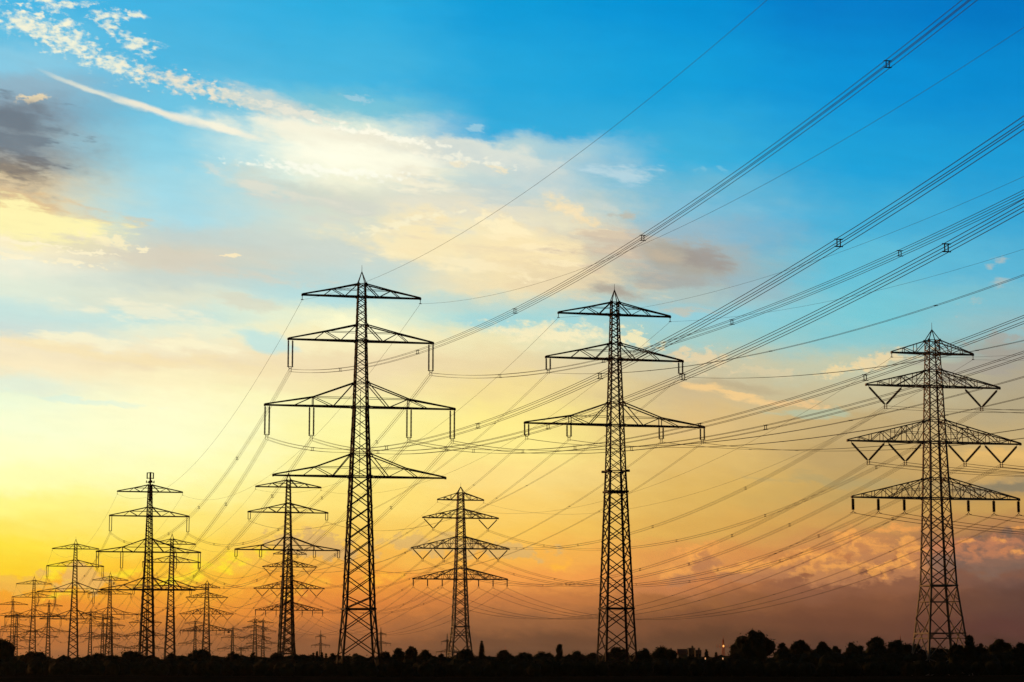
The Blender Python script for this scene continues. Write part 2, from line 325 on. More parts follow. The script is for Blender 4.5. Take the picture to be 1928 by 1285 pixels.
# ------------------------------------------------------------------ mesh builder
class MB:
    def __init__(s): s.v = []; s.f = []
    def bar(s, a, b, t, t2=None):
        a = Vector(a); b = Vector(b); d = b-a
        if d.length < 1e-5: return
        d.normalize(); up = Vector((0, 0, 1)) if abs(d.z) < .9 else Vector((0, 1, 0))
        x = d.cross(up).normalized(); y = d.cross(x).normalized(); h = t/2; k = (t2 or t)/2; n = len(s.v)
        for p, q in ((a, h), (b, k)):
            for i, j in ((-1, -1), (1, -1), (1, 1), (-1, 1)): s.v.append(p+x*i*q+y*j*q)
        s.f += [(n+i, n+(i+1) % 4, n+4+(i+1) % 4, n+4+i) for i in range(4)]+[(n+3, n+2, n+1, n), (n+4, n+5, n+6, n+7)]
    def angle(s, a, b, t, nx, ny, th=.03):
        """an L-section member: two thin plates meeting at the outer edge, opening towards (nx, ny)"""
        a = Vector(a); b = Vector(b); n = len(s.v)
        for p in (a, b):
            for dx, dy in ((0, 0), (t, 0), (t, th), (th, th), (th, t), (0, t)): s.v.append(p+Vector((dx*nx, dy*ny, 0)))
        s.f += [(n+i, n+(i+1) % 6, n+6+(i+1) % 6, n+6+i) for i in range(6)]
        s.f += [(n, n+1, n+2, n+3), (n, n+3, n+4, n+5), (n+6, n+7, n+8, n+9), (n+6, n+9, n+10, n+11)]
    def box(s, c, d):
        n = len(s.v); c = Vector(c)
        for i in (-1, 1):
            for j in (-1, 1):
                for k in (-1, 1): s.v.append(c+Vector((d[0]*i/2, d[1]*j/2, d[2]*k/2)))
        s.f += [tuple(n+q for q in f) for f in ((0, 1, 3, 2), (4, 6, 7, 5), (0, 4, 5, 1), (2, 3, 7, 6), (0, 2, 6, 4), (1, 5, 7, 3))]
    def lathe(s, a, b, prof, k=8):
        a = Vector(a); b = Vector(b); d = (b-a); ln = d.length; d.normalize()
        up = Vector((0, 1, 0)) if abs(d.y) < .9 else Vector((1, 0, 0)); x = d.cross(up).normalized(); y = d.cross(x).normalized(); n = len(s.v)
        for u, r in prof:
            for i in range(k):
                t = 2*math.pi*i/k; s.v.append(a+d*ln*u+(x*math.cos(t)+y*math.sin(t))*r)
        for j in range(len(prof)-1):
            for i in range(k): s.f.append((n+j*k+i, n+j*k+(i+1) % k, n+(j+1)*k+(i+1) % k, n+(j+1)*k+i))
        s.f.append(tuple(n+i for i in reversed(range(k)))); s.f.append(tuple(n+(len(prof)-1)*k+i for i in range(k)))
    def tube(s, pts, r, k=5):
        n = len(s.v)
        for q, p in enumerate(pts):
            d = (pts[min(q+1, len(pts)-1)]-pts[max(q-1, 0)]).normalized()
            x = d.cross(Vector((0, 0, 1))).normalized(); y = d.cross(x)
            for i in range(k):
                t = 2*math.pi*i/k; s.v.append(p+(x*math.cos(t)+y*math.sin(t))*r)
        for j in range(len(pts)-1):
            for i in range(k): s.f.append((n+j*k+i, n+j*k+(i+1) % k, n+(j+1)*k+(i+1) % k, n+(j+1)*k+i))
        s.f.append(tuple(n+i for i in reversed(range(k)))); s.f.append(tuple(n+(len(pts)-1)*k+i for i in range(k)))
    def build(s, name, m, parent=None, loc=None):
        me = bpy.data.meshes.new(name); me.from_pydata([tuple(v) for v in s.v], [], s.f); me.materials.append(m); me.update()
        o = bpy.data.objects.new(name, me); S.collection.objects.link(o)
        if parent: o.parent = parent
        if loc is not None: o.location = loc
        return o
def empty(name, loc, rz=0, label=None, cat=None, group=None):
    o = bpy.data.objects.new(name, None); S.collection.objects.link(o); o.location = loc; o.rotation_euler = (0, 0, rz)
    o.empty_display_size = .5
    tag(o, label, cat, group); return o
def tag(o, label=None, cat=None, group=None, kind=None):
    for k, v in (('label', label), ('category', cat), ('group', group), ('kind', kind)):
        if v: o[k] = v
    return o

# ------------------------------------------------------------------ terrain: a flat field, then land that falls away gently
TP = [(-400, -1.7), (330, -1.7), (450, -2.6), (800, -8), (1130, -13), (1500, -18), (2000, -25), (3500, -32), (12000, -34)]
def ground(x, y):
    z = np.interp(y, [p[0] for p in TP], [p[1] for p in TP])
    return float(z)+.25*math.sin(x*.021+y*.013)*min(1, max(0, (y-250)/150))+.12*math.sin(x*.09)*min(1, max(0, (y-250)/150))
g = MB()
ys = [-400, -100, 0, 60, 120, 180, 230, 270, 300, 330, 360, 390, 420, 450, 500, 560, 640, 730, 800, 960, 1130, 1300, 1500, 1750, 2000, 2500, 3500, 6000, 12000]
xs = [-9000, -4000, -2000, -1200, -800]+[-600+20*i for i in range(61)]+[800, 1200, 2000, 4000, 9000]
for y in ys:
    for x in xs: g.v.append(Vector((x, y, ground(x, y))))
nx = len(xs)
for j in range(len(ys)-1):
    for i in range(nx-1): g.f.append((j*nx+i, j*nx+i+1, (j+1)*nx+i+1, (j+1)*nx+i))
tag(g.build('ground', FIELD), kind='structure')

# ------------------------------------------------------------------ pylons
def prof(tbl, z):
    return float(np.interp(z, [t[0] for t in tbl], [t[1] for t in tbl]))
# heights are relative to the beam of the wide (third) crossarm
TYPES = {
 'A': dict(prof=[(-60, 9.2), (-48, 7.2), (-38, 5.6), (-13.2, 3.8), (0, 2.8), (12.6, 2.1), (21.2, 1.65), (23.7, 1.5)], top=23.7, apex=26.0, rod=27.0, kink=-38,
   arms=[(21.15, 11.6, 2.45, 'n'), (12.6, 14.2, 3.1, 'n'), (0, 18.55, 4.6, 'h'), (-13.2, 16.75, 4.25, 'k')],
   ins=[(12.6, 13.75, 'dbl', 5.0), (0, 18.05, 'dbl', 5.3), (0, 9.5, 'dbl', 5.3)]),
 'B': dict(prof=[(-60, 7.8), (-48, 6.6), (-35.5, 5.5), (-13, 3.75), (-9, 3.4), (0, 2.9), (13, 2.1), (21.8, 1.6), (24.2, 1.5)], top=24.2, apex=26.7, rod=27.6, kink=-35.5,
   arms=[(21.75, 11.65, 2.45, 'n'), (12.95, 14.25, 3.1, 'n'), (0, 18.6, 4.4, 'h')],
   ins=[(12.95, 13.77, 'dbl', 2.1), (0, 18.2, 'dbl', 2.1), (0, 9.55, 'dbl', 2.1)]),
 'C': dict(prof=[(-60, 12.4), (-43, 8.9), (-37.2, 7.6), (-28, 5.6), (-11, 4.3), (0, 3.6), (11, 2.9), (17.6, 2.4), (20.2, 2.3)], top=20.2, apex=22.4, rod=23.5, kink=-28,
   arms=[(17.6, 8.7, 2.6, 'c3'), (11.05, 14.25, 3.2, 'c5'), (0, 18.4, 4.3, 'c7'), (-11.0, 17.75, 3.9, 'c7')],
   ins=[(11.05, 10.25, 'vee', 3.7), (0, 14.15, 'vee', 3.7), (0, 6.35, 'vee', 3.7), (-11.0, 17.55, 'one', 2.15), (-11.0, 12.25, 'one', 2.15), (-11.0, 6.8, 'one', 2.15)]),
 'D': dict(prof=[(-40, 5.5), (-25, 4), (0, 2.4), (12, 1.4), (14, 1.3)], top=14, apex=20, rod=20.5, kink=-25,
   arms=[(11, 7, 2.2, 'n'), (0, 13, 2.8, 'h')], ins=[(11, 6.6, 'dbl', 3), (0, 12.5, 'dbl', 3), (0, 7, 'dbl', 3)]),
}
def chain_prof(n, r0, r1):
    p = [(0, r0*.6), (.02, r0)]
    for i in range(n):
        u = .03+.94*i/n; p += [(u, r0), (u+.2/n, r1), (u+.55/n, r0)]
    return p+[(.98, r0), (1, r0*.6)]
def pylon(kind, x, y, D, yaw, label, group, detail=2, antenna=False, matl=None):
    T = dict(TYPES[kind]); q_ = .98 if kind != 'C' else .985
    T['arms'] = [(a, b*q_, c, e) for a, b, c, e in T['arms']]; T['ins'] = [(a, b*q_, c, e) for a, b, c, e in T['ins']]; sm = matl or STEEL
    dat = at(x, y, D); gz = ground(dat.x, dat.y)
    root = empty('pylon', (dat.x, dat.y, gz), R(yaw), label, 'pylon', group)
    z0 = dat.z-gz                         # beam height above the foot
    w = lambda z: prof(T['prof'], z)
    base = -z0-.3; zt = T['top']; K = 1.0 if detail == 2 else 1.45 if detail == 1 else 1.6
    V = lambda X, Yy, z: Vector((X, Yy, z+z0))
    # four legs
    zs = [base]+[t[0] for t in T['prof'] if t[0] > base+.5 and t[0] <= zt]
    for sx in (-1, 1):
        for sy in (-1, 1):
            m = MB()
            for a, b in zip(zs[:-1], zs[1:]):
                tk = (.38 if a < -10 else .28 if a < 8 else .21)*K
                m.angle(V(sx*w(a)/2, sy*w(a)/2, a), V(sx*w(b)/2, sy*w(b)/2, b), tk, -sx, -sy, .05)
            m.build('leg', sm, root)
    # lattice bracing
    m = MB(); z = zt; lv = []
    stops = sorted([a[0] for a in T['arms']]+[T['kink']], reverse=True)
    while z > base+.5:
        big = kind == 'C' and z <= T['kink']+.1
        h = w(z)*(1.12 if big else .72)
        nxt = [q for q in stops if q < z-.05]
        z2 = z-h
        if nxt and z2 < nxt[0]+h*.45: z2 = nxt[0]
        z2 = max(z2, base)
        lv.append((z, z2, big)); z = z2
    for (a, b, big) in lv:
        wa, wb = w(a)/2-.03, w(b)/2-.03; t = (.125 if a > -12 else .175)*K
        for (ux, uy, vx, vy) in ((1, 0, 0, 1), (1, 0, 0, -1), (0, 1, 1, 0), (0, 1, -1, 0)):
            def q(s_, ww, z_): return V(s_*ux*ww+vx*ww, s_*uy*ww+vy*ww, z_)
            m.bar(q(-1, wa, a), q(1, wb, b), t); m.bar(q(1, wa, a), q(-1, wb, b), t)
            if big:
                c_ = (a+b)/2; wc_ = (wa+wb)/2
                m.bar(q(-1, wc_, c_), q(1, wc_, c_), t*.8)
                m.bar(q(-1, wc_, c_), q(-.5, (wa+wc_)/2, (a+c_)/2), t*.7); m.bar(q(1, wc_, c_), q(.5, (wa+wc_)/2, (a+c_)/2), t*.7)
    hz = [a[0] for a in T['arms']]+[a[0]+a[2] for a in T['arms']]
    for z in hz+[T['kink']]:
        ww = w(z)/2; t = .3 if z == T['kink'] else .14
        for i in range(4):
            c = [(-1, -1), (1, -1), (1, 1), (-1, 1)]; p, q_ = c[i], c[(i+1) % 4]
            m.bar(V(p[0]*ww, p[1]*ww, z), V(q_[0]*ww, q_[1]*ww, z), t*K)
    if kind == 'C':
        for z in (-37.2,):
            ww = w(z)/2
            for i in range(4):
                c = [(-1, -1), (1, -1), (1, 1), (-1, 1)]; p, q_ = c[i], c[(i+1) % 4]
                m.bar(V(p[0]*ww, p[1]*ww, z), V(q_[0]*ww, q_[1]*ww, z), .22)
    # gusset plates where arms meet the legs
    if detail >= 1:
        for z in hz:
            ww = w(z)/2
            for sx in (-1, 1):
                for sy in (-1, 1): m.box(V(sx*ww, sy*ww, z), (.42, .12, .5)); m.box(V(sx*ww, sy*ww, z), (.13, .41, .48))
    m.build('lattice_bracing', sm, root)
    if kind == 'B' and detail:
        for z, t, e in ((-9, .18, .5), (-13, .36, .1)):
            m = MB(); ww = w(z)/2+e/2
            for i in range(4):
                c = [(-1, -1), (1, -1), (1, 1), (-1, 1)]; p, q_ = c[i], c[(i+1) % 4]
                m.bar(V(p[0]*ww, p[1]*ww, z), V(q_[0]*ww, q_[1]*ww, z), t)
                if e > .3: m.box(V(p[0]*ww, p[1]*ww, z), (.55, .55, .45))
            m.build('platform_frame', sm, root)
    # crossarms
    for (za, La, td, st) in T['arms']:
        m = MB(); wb = w(za)/2; wt = w(za+td)/2; ct = .225*K; wt_ = .12*K
        for sy in (-1, 1): m.bar(V(-wb, sy*wb, za), V(wb, sy*wb, za), ct)
        for sx in (-1, 1):
            def B_(u, sy): return V(sx*(wb+(La-wb)*u), sy*(wb+(.22-wb)*u), za)
            if st[0] == 'c':
                n = int(st[1])
                for sy in (-1, 1):
                    def Tp(u): return V(sx*(wt+(La-wt)*u), sy*(wt+(.22-wt)*u), za+td+(.2-td)*u)
                    m.bar(B_(0, sy), B_(1, sy), ct*1.1); m.bar(Tp(0), Tp(1), ct*.85)
                    for i in range(n):
                        u0, u1 = i/n, (i+1)/n
                        if i: m.bar(B_(u0, sy), Tp(u0), wt_*.9)
                        if i < n-1:
                            if i % 2 == 0: m.bar(Tp(u0), B_(u1, sy), wt_)
                            else: m.bar(B_(u0, sy), Tp(u1), wt_)
                    if n > 3:
                        m.bar(Tp(0), B_(.52, sy), wt_*1.2)
                        m.bar(V(sx*wb, sy*wb, za+td*.42), Tp(.56), wt_*.7)
                nb = n
            else:
                un = .46; hn = {'n': (1-un), 'h': .37, 'k': .40}[st]*td
                for sy in (-1, 1):
                    nd = V(sx*(wb+(La-wb)*un), sy*(wb+(.22-wb)*un), za+hn); tp = V(sx*wt, sy*wt, za+td); tip = V(sx*La, sy*.22, za+.18)
                    m.bar(B_(0, sy), B_(1, sy), ct*1.15); m.bar(tp, nd, ct*.9); m.bar(nd, tip, ct*.9)
                    m.bar(tp, B_(.23, sy), wt_*1.3); m.bar(nd, B_(.23, sy), wt_); m.bar(nd, B_(.62 if st != 'h' else .68, sy), wt_)
                    m.bar(nd, V(sx*wb, sy*wb, za+hn), wt_*.75)
                    if st == 'h': m.bar(nd, B_(un, sy), wt_*1.2)
                nb = 6
            for i in range(nb):
                u0, u1 = i/nb, (i+1)/nb; s_ = 1 if i % 2 else -1
                m.bar(B_(u0, s_), B_(u1, -s_), wt_)
            m.box(V(sx*La, 0, za), (.3, .5, .42))
        m.build('crossarm', sm, root)
    # peak
    m = MB(); ww = w(zt)/2
    if not antenna:
        for sx in (-1, 1):
            for sy in (-1, 1): m.bar(V(sx*ww, sy*ww, zt), V(0, 0, T['apex']), .14*K)
        m.build('peak', sm, root)
        if detail >= 1:
            m = MB(); m.bar(V(0, 0, T['apex']-.1), V(0, 0, T['rod']+.3), .09, .05); m.build('lightning_rod', sm, root)
    else:
        m.bar(V(0, 0, zt-6), V(0, 0, zt+4.4), .6); m.build('antenna_mast', sm, root)
        for k in range(3):
            a = R(30+120*k); m = MB(); c = Vector((math.cos(a)*1.25, math.sin(a)*1.25, 0))
            m.bar(V(c.x, c.y, zt+2.1), V(c.x, c.y, zt+4.3), .4); m.bar(V(0, 0, zt+4.2), V(c.x, c.y, zt+4.2), .26); m.bar(V(0, 0, zt+2.3), V(c.x, c.y, zt+2.3), .26)
            m.build('panel_antenna', sm, root)
        for k in range(4):
            a = R(90*k+10); m = MB(); c = Vector((math.cos(a)*1.5, math.sin(a)*1.5, 0)); m.bar(V(0, 0, zt+.8), V(c.x, c.y, zt+.8), .16)
            m.lathe(V(c.x*.75, c.y*.75, zt+1.0), V(c.x*.95, c.y*.95, zt+1.0), [(0, .15), (.5, .45), (1, .5)], 10); m.build('dish_antenna', sm, root)
        m = MB()
        for X in (-.28, .28): m.bar(V(X, -w(0)*.32, zt), V(X, -w(0)*.32-.6, base), .3)
        for z in np.arange(base+1, zt, 1.0): m.bar(V(-.28, -w(0)*.32, z), V(.28, -w(0)*.32, z), .14)
        m.build('cable_ladder', sm, root)
    if kind == 'A' and detail == 2:
        m = MB()
        m.bar(V(.1, w(-13.2)/2-.3, -13.2), V(.1, w(3.3)/2-.3, 3.3), .05)
        for z in np.arange(-13.2, 3.3, .55): m.bar(V(.1, w(z)/2-.3, z), V(.1, w(z+.3)/2-.3, z+.3), .15)
        m.build('step_rail', sm, root)
    # insulators; returns attachment points (world) by key
    att = {}; rot = Matrix.Rotation(R(yaw), 3, 'Z')
    def Wp(v): return root.location+rot @ v
    za1, La1 = T['arms'][0][0], T['arms'][0][1]
    for sx, s in ((-1, 'L'), (1, 'R')):
        m = MB(); m.bar(V(sx*La1, 0, za1-.1), V(sx*La1, 0, za1-.9), .1); m.bar(V(sx*La1-.25, 0, za1-.9), V(sx*La1+.25, 0, za1-.95), .12)
        if detail: m.build('earth_wire_clamp', sm, root)
        att['E'+s] = Wp(V(sx*La1, 0, za1-.95))
    cnt = {}
    nd_ = 20 if detail == 2 else 1
    for (zi, xi, ty, ln) in T['ins']:
        idx = [a[0] for a in T['arms']].index(zi)+1
        cnt[idx] = cnt.get(idx, 0)+1
        for sx, s in ((-1, 'L'), (1, 'R')):
            key = f'{idx}{s}{cnt[idx]}'
            if ty == 'dbl':
                g_ = .40; top = zi-.25; bt = top-ln; m = MB()
                for q in (-g_, g_):
                    m.bar(V(sx*xi+q, 0, zi), V(sx*xi+q, 0, top), .08)
                    m.lathe(V(sx*xi+q, 0, top), V(sx*xi+q, 0, bt), chain_prof(nd_, .12, .21) if detail == 2 else [(0, .14), (1, .14)], 8 if detail == 2 else 5)
                o = m.build('insulator_string', INS, root)
                if detail:
                    m = MB(); m.bar(V(sx*xi-g_-.18, 0, bt), V(sx*xi+g_+.18, 0, bt), .12); m.bar(V(sx*xi-g_, 0, bt), V(sx*xi-.2, 0, bt-.3), .1); m.bar(V(sx*xi+g_, 0, bt), V(sx*xi+.2, 0, bt-.3), .1)
                    m.bar(V(sx*xi-.25, 0, bt-.3), V(sx*xi+.25, 0, bt-.3), .12); m.bar(V(sx*xi-.22, 0, bt-.3), V(sx*xi-.22, 0, bt-.95), .07); m.bar(V(sx*xi+.22, 0, bt-.3), V(sx*xi+.22, 0, bt-.95), .07)
                    m.build('yoke_plate', sm, o)
                att[key] = Wp(V(sx*xi, 0, bt-.7))
            elif ty == 'vee':
                hw = 3.35; m = MB(); bot = zi-ln
                for q in (-1, 1):
                    a = V(sx*xi+q*hw, 0, zi-.45); b = V(sx*xi+q*.2, 0, bot); m.bar(V(sx*xi+q*(hw+.15), 0, zi), a, .1)
                    m.lathe(a, b, chain_prof(nd_, .18, .27) if detail == 2 else [(0, .2), (1, .2)], 8 if detail == 2 else 5)
                o = m.build('v_insulator_string', INS, root)
                if detail:
                    m = MB(); m.bar(V(sx*xi-.3, 0, bot), V(sx*xi+.3, 0, bot), .14)
                    for q in (-.24, .24): m.bar(V(sx*xi+q, 0, bot), V(sx*xi+q, 0, bot-.85), .1); m.box(V(sx*xi+q, 0, bot-.4), (.2, .3, .16)); m.box(V(sx*xi+q, 0, bot-.85), (.2, .3, .16))
                    m.build('yoke_plate', sm, o)
                att[key] = Wp(V(sx*xi, 0, bot-.6))
            else:
                m = MB(); m.bar(V(sx*xi, 0, zi), V(sx*xi, 0, zi-.3), .12); top = zi-.3; bt = top-ln
                m.lathe(V(sx*xi, 0, top), V(sx*xi, 0, bt), chain_prof(nd_//2 if nd_ > 1 else 1, .26, .34) if detail == 2 else [(0, .22), (1, .22)], 10 if detail == 2 else 5)
                m.bar(V(sx*xi-.35, 0, top-.1), V(sx*xi+.35, 0, top-.1), .05); m.bar(V(sx*xi-.35, 0, bt), V(sx*xi+.35, 0, bt), .05)
                o = m.build('insulator_string', INS, root)
                if detail:
                    m = MB(); m.bar(V(sx*xi, 0, bt), V(sx*xi, 0, bt-.2), .1); m.bar(V(sx*xi, 0, bt-.2), V(sx*xi-.3, 0, bt-.55), .09); m.bar(V(sx*xi, 0, bt-.2), V(sx*xi+.3, 0, bt-.55), .09)
                    m.bar(V(sx*xi-.4, -.5, bt-.6), V(sx*xi-.4, .5, bt-.6), .1); m.bar(V(sx*xi+.4, -.5, bt-.6), V(sx*xi+.4, .5, bt-.6), .1); m.build('yoke_plate', sm, o)
                att[key] = Wp(V(sx*xi, 0, bt-.6))
    return att

GA, GB, GC, GF = 'pylons of the left line', 'pylons of the middle line', 'pylons of the right line', 'distant pylons on the horizon'
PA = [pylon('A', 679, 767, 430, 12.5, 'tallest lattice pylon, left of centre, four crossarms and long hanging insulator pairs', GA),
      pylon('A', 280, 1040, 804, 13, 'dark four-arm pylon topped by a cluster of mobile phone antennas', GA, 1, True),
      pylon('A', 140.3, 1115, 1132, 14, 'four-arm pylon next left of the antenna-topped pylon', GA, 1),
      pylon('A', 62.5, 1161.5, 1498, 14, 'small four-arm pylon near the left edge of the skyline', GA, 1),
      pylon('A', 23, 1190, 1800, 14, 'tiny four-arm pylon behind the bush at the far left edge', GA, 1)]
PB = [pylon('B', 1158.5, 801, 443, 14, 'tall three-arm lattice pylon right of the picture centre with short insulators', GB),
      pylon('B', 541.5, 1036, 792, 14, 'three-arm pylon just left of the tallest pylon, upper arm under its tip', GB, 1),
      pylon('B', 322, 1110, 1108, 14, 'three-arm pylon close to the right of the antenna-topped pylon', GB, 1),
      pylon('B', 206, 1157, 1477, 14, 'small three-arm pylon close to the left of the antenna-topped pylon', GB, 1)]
PC = [pylon('C', 1760, 833.5, 447, 12.5, 'large pylon at the right edge with V-shaped insulators and sun-tinted legs', GC, 2, False, STEEL_LIT),
      pylon('C', 867, 1033.5, 828, 13, 'pylon with V-shaped insulators between the two tallest pylons', GC, 1, False, STEEL_LIT),
      pylon('C', 545, 1108.7, 1176, 14, 'pylon with V-shaped insulators standing behind a three-arm pylon', GC, 1),
      pylon('C', 389, 1156.6, 1541, 14, 'small pylon with V-shaped insulators behind the round bush', GC, 1),
      pylon('C', 273, 1197, 1987, 14, 'faint V-insulator pylon seen through the legs of the antenna-topped pylon', GC, 0),
      pylon('C', 209, 1199, 2350, 14, 'faint V-insulator pylon behind the small three-arm pylon, left of centre-left', GC, 0)]
for (k, x, y, D, lab) in [
    ('B', 30, 1207, 2150, 'faint pylon just right of the tiny pylon at the left edge'),
    ('B', 91, 1190, 1950, 'thin distant pylon between the two leftmost four-arm pylons'),
    ('B', 170, 1199, 2250, 'left one of a faint close pair of pylons beside the four-arm pylon'),
    ('B', 193, 1203, 2400, 'faint distant pylon tucked against the small three-arm pylon'),
    ('B', 367, 1212, 2500, 'thin hazy pylon left of the small V-insulator pylon'),
    ('B', 438, 1222, 2700, 'hazy distant pylon beside the tall street lamp'),
    ('C', 480, 1202, 2500, 'left one of two hazy distant pylons, with V insulators'),
    ('B', 495, 1212, 2450, 'right one of two hazy distant pylons standing together'),
    ('D', 603.5, 1215.5, 3000, 'small hazy two-arm pylon alone left of the tallest pylon'),
    ('D', 717, 1212, 2800, 'hazy two-arm pylon touching the right foot of the tallest pylon'),
    ('D', 453.5, 1240, 3300, 'tiny distant pylon at the horizon right of the street lamp'),
    ('D', 842, 1228, 2500, 'low distant pylon behind the foot of the V-insulator pylon')]:
    pylon(k, x, y, D, 18, lab, GF, 0)

# ------------------------------------------------------------------ conductors
def curve_pts(a, b, sag, t1=1., n=44):
    return [a+(b-a)*t-Vector((0, 0, 4*sag*t*(1-t))) for t in [t1*i/n for i in range(n+1)]]
def span(a, b, sag, nw, label, group, t1=1., near=True, ph=.17, step=.19, lat=None, wr=.02, marks=None):
    """one conductor (bundle) hung from a to b"""
    if nw == 1:
        m = MB(); pts = curve_pts(a, b, sag, t1, 40); o0 = pts[0]
        m.tube([p-o0 for p in pts], wr, 5)
        tag(m.build('earth_wire', WIRE, None, o0), label, 'overhead wire', group); return
    u = lat or Vector((.97, .24, 0)); pts = curve_pts(a, b, sag, t1, 44); o0 = pts[0].copy()
    thick = 1.35
    offs = {4: [(-.24, .25), (.24, .25), (-.24, -.25), (.24, -.25)], 2: [(-.2, 0), (.2, 0)]}[nw]
    def spacer(m, p, k=1.):
        c = p-o0; Z = Vector((0, 0, 1)); t = .055*k*thick
        if nw == 4:
            for s_ in (-1, 1):
                m.bar(c-u*.32+Z*.27*s_, c+u*.32+Z*.27*s_, t); m.bar(c+u*.13*s_-Z*.27, c+u*.13*s_+Z*.27, t)
        else: m.bar(c-u*.27, c+u*.27, .09*k)
    if near:
        root = empty('conductor_bundle', o0, 0, label, 'power line', group)
        for (p, q) in offs:
            m = MB(); m.tube([v-o0+u*p+Vector((0, 0, q)) for v in pts], wr, 5); m.build('conductor_wire', WIRE, root)
        ts = []; t = ph
        while t < t1-.03: ts.append(t); t += step
        if marks:                                  # surveyed spacer positions along this span
            cand = [i/600*t1 for i in range(601)]; xs_ = []
            for t in cand:
                p = curve_pts(a, b, sag, t, 1)[1] if t > 0 else a; xs_.append(964+F*p.x/(p.y*CP+p.z*SP))
            ts = [cand[min(range(601), key=lambda q: abs(xs_[q]-mx))] for mx in marks]
        for t in ts:
            m = MB(); spacer(m, curve_pts(a, b, sag, t, 1)[1]); m.build('spacer', WIRE, root)
    else:
        m = MB()
        for (p, q) in offs: m.tube([v-o0+u*p+Vector((0, 0, q)) for v in pts[::2]], wr, 4)
        t = ph
        while t < t1-.03: spacer(m, curve_pts(a, b, sag, t, 1)[1], 1.4); t += step
        tag(m.build('conductor_bundle', WIRE, None, o0), label, 'power line', group)
KN = {'EL': 'left top-arm', 'ER': 'right top-arm', '2L1': 'left second-arm', '2R1': 'right second-arm',
      '3L1': 'outer left third-arm', '3L2': 'inner left third-arm', '3R1': 'outer right third-arm', '3R2': 'inner right third-arm',
      '4L1': 'outer left fourth-arm', '4L2': 'middle left fourth-arm', '4L3': 'inner left fourth-arm',
      '4R1': 'outer right fourth-arm', '4R2': 'middle right fourth-arm', '4R3': 'inner right fourth-arm'}
SH = {'A': ['tallest pylon', 'antenna pylon', 'next left pylon', 'small left-edge pylon', 'tiny leftmost pylon'],
      'B': ['tall middle pylon', 'three-arm pylon', 'pylon beside antennas', 'small three-arm pylon'],
      'C': ['right-edge pylon', 'central V-insulator pylon', 'second V-insulator pylon', 'third V-insulator pylon', 'fourth V-insulator pylon', 'last V-insulator pylon']}
FWD = {'A': dict(EL=((68.9, -263, -10.2), 6.22), ER=((67.8, -263, -12.6), 6.93), **{'2L1': ((74.8, -263, -6.8), 7.93), '2R1': ((66.8, -263, -13.), 6.81),
       '3L1': ((70.3, -263, -11.2), 7.55), '3L2': ((65., -263, -14.1), 6.62), '3R2': ((67.1, -263, -12.6), 6.59), '3R1': ((72., -263, -10.6), 7.16)})}
SPX = {'2L1': [641, 787, 969, 1210, 1674], '2R1': [942, 1136, 1378, 1694], '3L1': [588, 727, 900, 1131, 1581], '3L2': [712, 840, 1031, 1287, 1784],
       '3R2': [892, 1082, 1317, 1628], '3R1': [984, 1188, 1441]}
def lattices(line, P_, nwf):
    rnd = random.Random(ord(line))
    for i in range(len(P_)-1):
        for k in P_[i]:
            a, b = P_[i][k], P_[i+1][k]; ln = (b-a).length
            nw = 1 if k[0] == 'E' else nwf(k)
            sag = .00080*ln*ln/8*(.92 if nw == 1 else 1)
            what = 'earth wire' if nw == 1 else 'conductor'
            span(a, b, sag, nw, f'{KN[k]} {what} from {SH[line][i]} to {SH[line][i+1]}',
                 f'wires running back along line {["one","two","three"]["ABC".index(line)]}', near=i < 2, ph=rnd.uniform(.08, .2), step=.17, wr=.026 if i < 2 else .03)
    for k in P_[0]:
        a = P_[0][k]; nw = 1 if k[0] == 'E' else nwf(k); ph = .166 if k == '2L1' else rnd.uniform(.1, .2)
        what = 'earth wire' if nw == 1 else ('four-wire bundle' if nw == 4 else 'twin conductor')
        if line == 'A': dv, sag = FWD['A'][k]; b = a+Vector(dv); t1 = 1.2
        elif line == 'B': b = a+Vector((194.6, -690.3, 110.1)); sag = {'E': 51., '2': 52.8, '3': 52.7}[k[0]]; t1 = .52
        else: b = a+Vector((100, -355, 0)); sag = 13.; t1 = 1.
        span(a, b, sag, nw, f'{KN[k]} {what} rising right from the {SH[line][0]}',
             f'wires rising overhead from line {["one","two","three"]["ABC".index(line)]}', t1=t1, near=True, ph=ph if line != 'B' else ph*.5, step=.19 if line != 'B' else .075,
             lat=Vector((math.cos(R(14)), math.sin(R(14)), 0)), wr=.027 if nw > 1 else .019,
             marks=SPX.get(k) if line == 'A' else None)
lattices('A', PA, lambda k: 4)
lattices('B', PB, lambda k: 2)
lattices('C', PC, lambda k: 2 if k[0] == '4' else 4)

